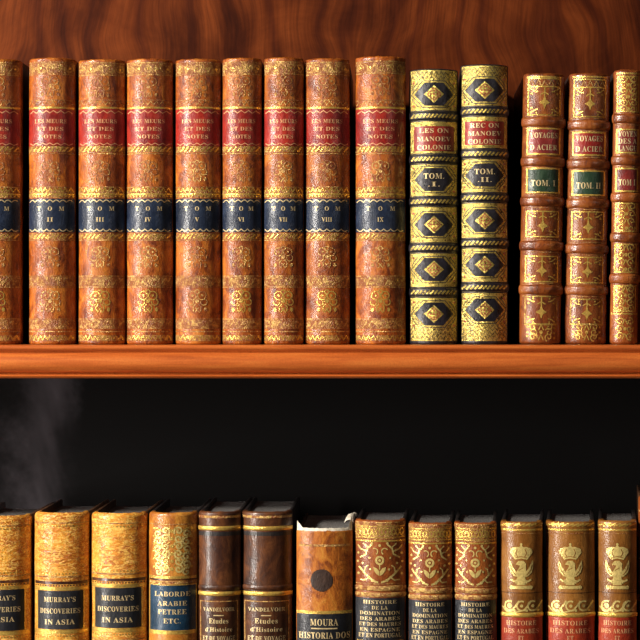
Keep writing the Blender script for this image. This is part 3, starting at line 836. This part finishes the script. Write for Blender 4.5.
# three olive tan volumes with a crowned eagle
def eagle(B, cy, g):
    # crown: flared cap with arches, band and small orb
    B.poly([(-6, cy - 9.8), (-11.2, cy - 17), (-10.2, cy - 20.6), (-5.5, cy - 22.6), (-2, cy - 22.4), (0, cy - 24.8), (2, cy - 22.4), (5.5, cy - 22.6), (10.2, cy - 20.6), (11.2, cy - 17), (6, cy - 9.8), (0, cy - 11)], g, cell=2)
    B.disc(0, cy - 25.2, 1.3, g)
    for sx in (-1, 1):
        B.line([(sx * 3.0, cy - 12), (sx * 5.4, cy - 16.5), (sx * 3.6, cy - 20.5)], 0.7, 'olive_tan_calf', 0.00034)
    B.line([(-5.3, cy - 12), (0, cy - 13), (5.3, cy - 12)], 0.7, 'olive_tan_calf', 0.00034)
    # wings
    for sx in (-1, 1):
        B.poly([(sx * 11.3, cy - 9.5), (sx * 12, cy - 3), (sx * 10.5, cy + 3), (sx * 6.5, cy + 7), (sx * 2.4, cy + 7.5), (sx * 4.6, cy + 2.5), (sx * 7.4, cy - 1), (sx * 9.2, cy - 5)], g, cell=2)
        B.line([(sx * 10.8, cy - 5), (sx * 9.2, cy + 1), (sx * 5.4, cy + 5.6)], 0.6, 'olive_tan_calf', 0.00034)
        B.line([(sx * 10, cy + 10), (sx * 7, cy + 12), (sx * 2, cy + 10.5)], 2.0, g)      # claws on the thunderbolt
        B.line([(sx * 3, cy + 8), (sx * 5.5, cy + 14)], 1.6, g)
    # head turned, neck, body, tail
    B.poly([(-5.4, cy - 5.0), (-2.6, cy - 8.6), (2.2, cy - 8.8), (4.8, cy - 6), (4.6, cy - 2), (5.4, cy + 3), (3.8, cy + 9), (0, cy + 12), (-3.8, cy + 9), (-4.8, cy + 3), (-1.8, cy - 2), (-1.0, cy - 4.0)], g, cell=2)
    B.line([(-2.6, cy + 1), (2.2, cy - 1.8)], 0.6, 'olive_tan_calf', 0.00034)
    B.poly([(-3.5, cy + 10), (3.5, cy + 10), (4.5, cy + 15.5), (-4.5, cy + 15.5)], g, cell=2)
    B.rect(-10.5, 10.5, cy + 16.4, cy + 19.6, g, 0.00024)
    for sx in (-1, 1): B.disc(sx * 9.6, cy + 18, 2.0, g, 0.0003)
def eagle_volume(x0, x1, top, label, depth, seed, yaw, third):
    B = Book(x0, x1, top, BASE, label, 'three olive tan volumes with crowned eagles on the lower shelf', 'olive_tan_calf', depth, seed=seed, cap=3.0, page_drop=4.8, theta=56, yaw=yaw)
    h = B.hw; g = 'gilt'
    B.rope(523.5, 526.5, 5, 1.6, 'gilt', slant=1.6); B.hline(530, 1.8, 'gilt'); B.hline(533.5, .7, 'gilt_faint')
    eagle(B, 569.5, 'gilt_bright')
    B.hline(593, 0.7, 'dark_brown_morocco')
    # running foliage
    g = 'gilt_bright'
    yc = 606
    for q, cx in enumerate((-11.5, 0.5, 11.5)):
        cx *= h / 21
        B.ring(cx, yc, 4.8, 1.7, g, a0=20, a1=300); B.disc(cx, yc, 2.6 if q == 0 else 1.6, g)
        B.line([(cx + 2, yc + 5), (cx + 6, yc), (cx + 9.5, yc - 5)], 1.7, g)
        B.disc(cx + 5, yc + 4.6, 1.4, g)
    B.line([(-h * .9, yc + 1), (-h * .72, yc + 5.5), (-h * .35, yc + 7), (0, yc + 5)], 1.5, g)
    B.raised_band(615.2, 4.6, 0.0007, mat='gilt')
    def lb(mb):
        B.text('HISTOIRE', 623, h * 1.4, 4.6, 'gilt_letter_red', mb); B.text('DES ARABES', 631, h * 1.62, 4.6, 'gilt_letter_red', mb)
        B.text(third, 638.3, h * .26, 5, 'gilt_letter_red', mb)
    B.label('title_label', -h * .97, h * .97, 617.6, 668, 'brick_label', lb)
    B.hline(671, 3, 'gilt'); B.hline(760, 3, 'gilt')
    B.finish('brown_board_leather')
eagle_volume(499.5, 541.5, 522, 'olive tan book with gilt crowned eagle, beside the chestnut books', 0.110, 61, 5, 'ET')
eagle_volume(545, 593.5, 522, 'widest olive tan book with gilt crowned eagle and red label', 0.112, 62, 5, 'ET')
eagle_volume(597, 635.5, 521, 'narrow olive tan book with gilt crowned eagle, nearest the right photo edge', 0.110, 63, 6, 'ET')
def last_book():
    B = Book(637.3, 688, 498, BASE, 'taller brown book barely showing at the right photo edge', None, 'red_brown_calf', 0.135, seed=64, yaw=6, cap=3.0, page_drop=3.2, board='brown_board_leather')
    B.hline(512, 2, 'gilt_rubbed'); B.hline(560, 2, 'gilt_rubbed')
    B.raised_band(535, 8, 0.0014); B.raised_band(600, 8, 0.0014)
    B.finish()
last_book()

# ------------------------------------------------------------------ the bookcase
def zf(py, Y): return (320 - py) * PX * (CAM_D + Y) / CAM_D
case = bpy.data.objects.new('bookcase', None); COL.objects.link(case); case.location = (0, 0, 0)
tag(case, 'red brown wooden bookcase with moulded shelf edges holding rows of old books', 'bookcase')
XL, XR, BACK = -0.62, 0.62, 0.168
PROF = [(344.5, -0.0185), (345.0, -0.0212), (345.9, -0.0228), (347.3, -0.0234), (348.9, -0.0232), (350.1, -0.0222), (350.9, -0.0205), (351.9, -0.0198),
        (352.7, -0.0202), (353.9, -0.0219), (355.6, -0.0235), (358.1, -0.0249), (361.1, -0.0257), (364.1, -0.0259), (367.1, -0.0253), (369.6, -0.0240), (371.5, -0.0222), (372.7, -0.0200),
        (373.3, -0.0180), (374.0, -0.0182), (374.4, -0.0215), (375.0, -0.0238), (376.1, -0.0248), (377.3, -0.0242), (378.2, -0.0222), (378.5, -0.019)]
def shelf(dz):
    mb = MB(); z1 = Z(344.6); z0 = zf(378.5, -0.019)
    box_mb(mb, XL, XR, -0.0165, BACK, z0 + dz, z1 + dz, 'polished_cherry')
    s = mb.build('shelf', case, smooth=False)
    mb = MB()
    pr = [(z1, -0.0165)] + [(zf(p, y), y) for p, y in PROF[1:]] + [(z0, -0.0165)]
    n = 40
    mb.grid([[(XL + (XR - XL) * i / n, y, z + dz) for i in range(n + 1)] for z, y in pr], 'polished_cherry')
    for x, rev in ((XL, False), (XR, True)):
        idx = list(range(len(pr)))
        mb.add([(x, y, z + dz) for z, y in pr], [idx if rev else idx[::-1]], 'polished_cherry')
    mb.build('shelf_moulding', s, angle=50)
shelf(0); shelf(Z(BASE) - Z(344.6))
mb = MB(); box_mb(mb, XL, XR, BACK + .001, BACK + 0.013, Z(344.6) - 0.012, Z(344.6) + 0.46, 'figured_mahogany'); mb.build('back_panel', case, smooth=False)
mb = MB(); box_mb(mb, XL, XR, BACK + .001, BACK + 0.013, Z(BASE) - 0.02, Z(344.6) - 0.0125, 'near_black_board'); mb.build('back_panel', case, smooth=False)['label'] = 'near-black back panel'
for x in (XL - 0.02, XR):
    mb = MB(); box_mb(mb, x, x + 0.02, -0.02, BACK + 0.013, Z(BASE) - 0.05, Z(344.6) + 0.46, 'figured_mahogany', 0.002); mb.build('side_panel', case)

# ------------------------------------------------------------------ light and camera
def area(name, loc, target, size, energy, col):
    li = bpy.data.lights.new(name, 'AREA'); li.shape = 'DISK'; li.size = size; li.energy = energy; li.color = col
    o = bpy.data.objects.new(name, li); COL.objects.link(o); o.location = loc
    o.rotation_euler = (Vector(target) - Vector(loc)).to_track_quat('-Z', 'Y').to_euler()
    return o
area('key_lamp', (-1.85, -1.22, 1.30), (0, 0, -0.05), 0.36, 86, (1.0, 0.92, 0.80))
strip_light = area('streak_strip', (-1.80, -1.15, 0.10), (0, 0, 0.02), 0.16, 52, (1.0, 0.94, 0.86))  # unseen tall strip, added to draw highlight streaks down the spines
strip_light.data.shape = 'RECTANGLE'; strip_light.data.size = 0.16; strip_light.data.size_y = 1.3
area('fill_lamp', (1.7, -2.4, 0.9), (0, 0, 0), 0.9, 4, (1.0, 0.92, 0.82))  # weak added fill, gives the gilt something to reflect
w = bpy.data.worlds.new('room'); SC.world = w; w.use_nodes = True
w.node_tree.nodes['Background'].inputs[0].default_value = (0.9, 0.92, 1.0, 1)
w.node_tree.nodes['Background'].inputs[1].default_value = 0.012
cam = bpy.data.cameras.new('camera'); co = bpy.data.objects.new('camera', cam); COL.objects.link(co)
co.location = (X(CAM_PX), -CAM_D, 0); co.rotation_euler = (PI / 2, 0, 0)
cam.sensor_width = 36; cam.lens = 36 * CAM_D / (640 * PX); cam.shift_x = -(CAM_PX - 320) / 640
cam.clip_start = 0.05; cam.clip_end = 50
SC.camera = co
SC.view_settings.view_transform = 'Standard'; SC.view_settings.look = 'None'
SC.view_settings.gamma = 1; SC.view_settings.exposure = 0.0; SC.view_settings.use_curve_mapping = False
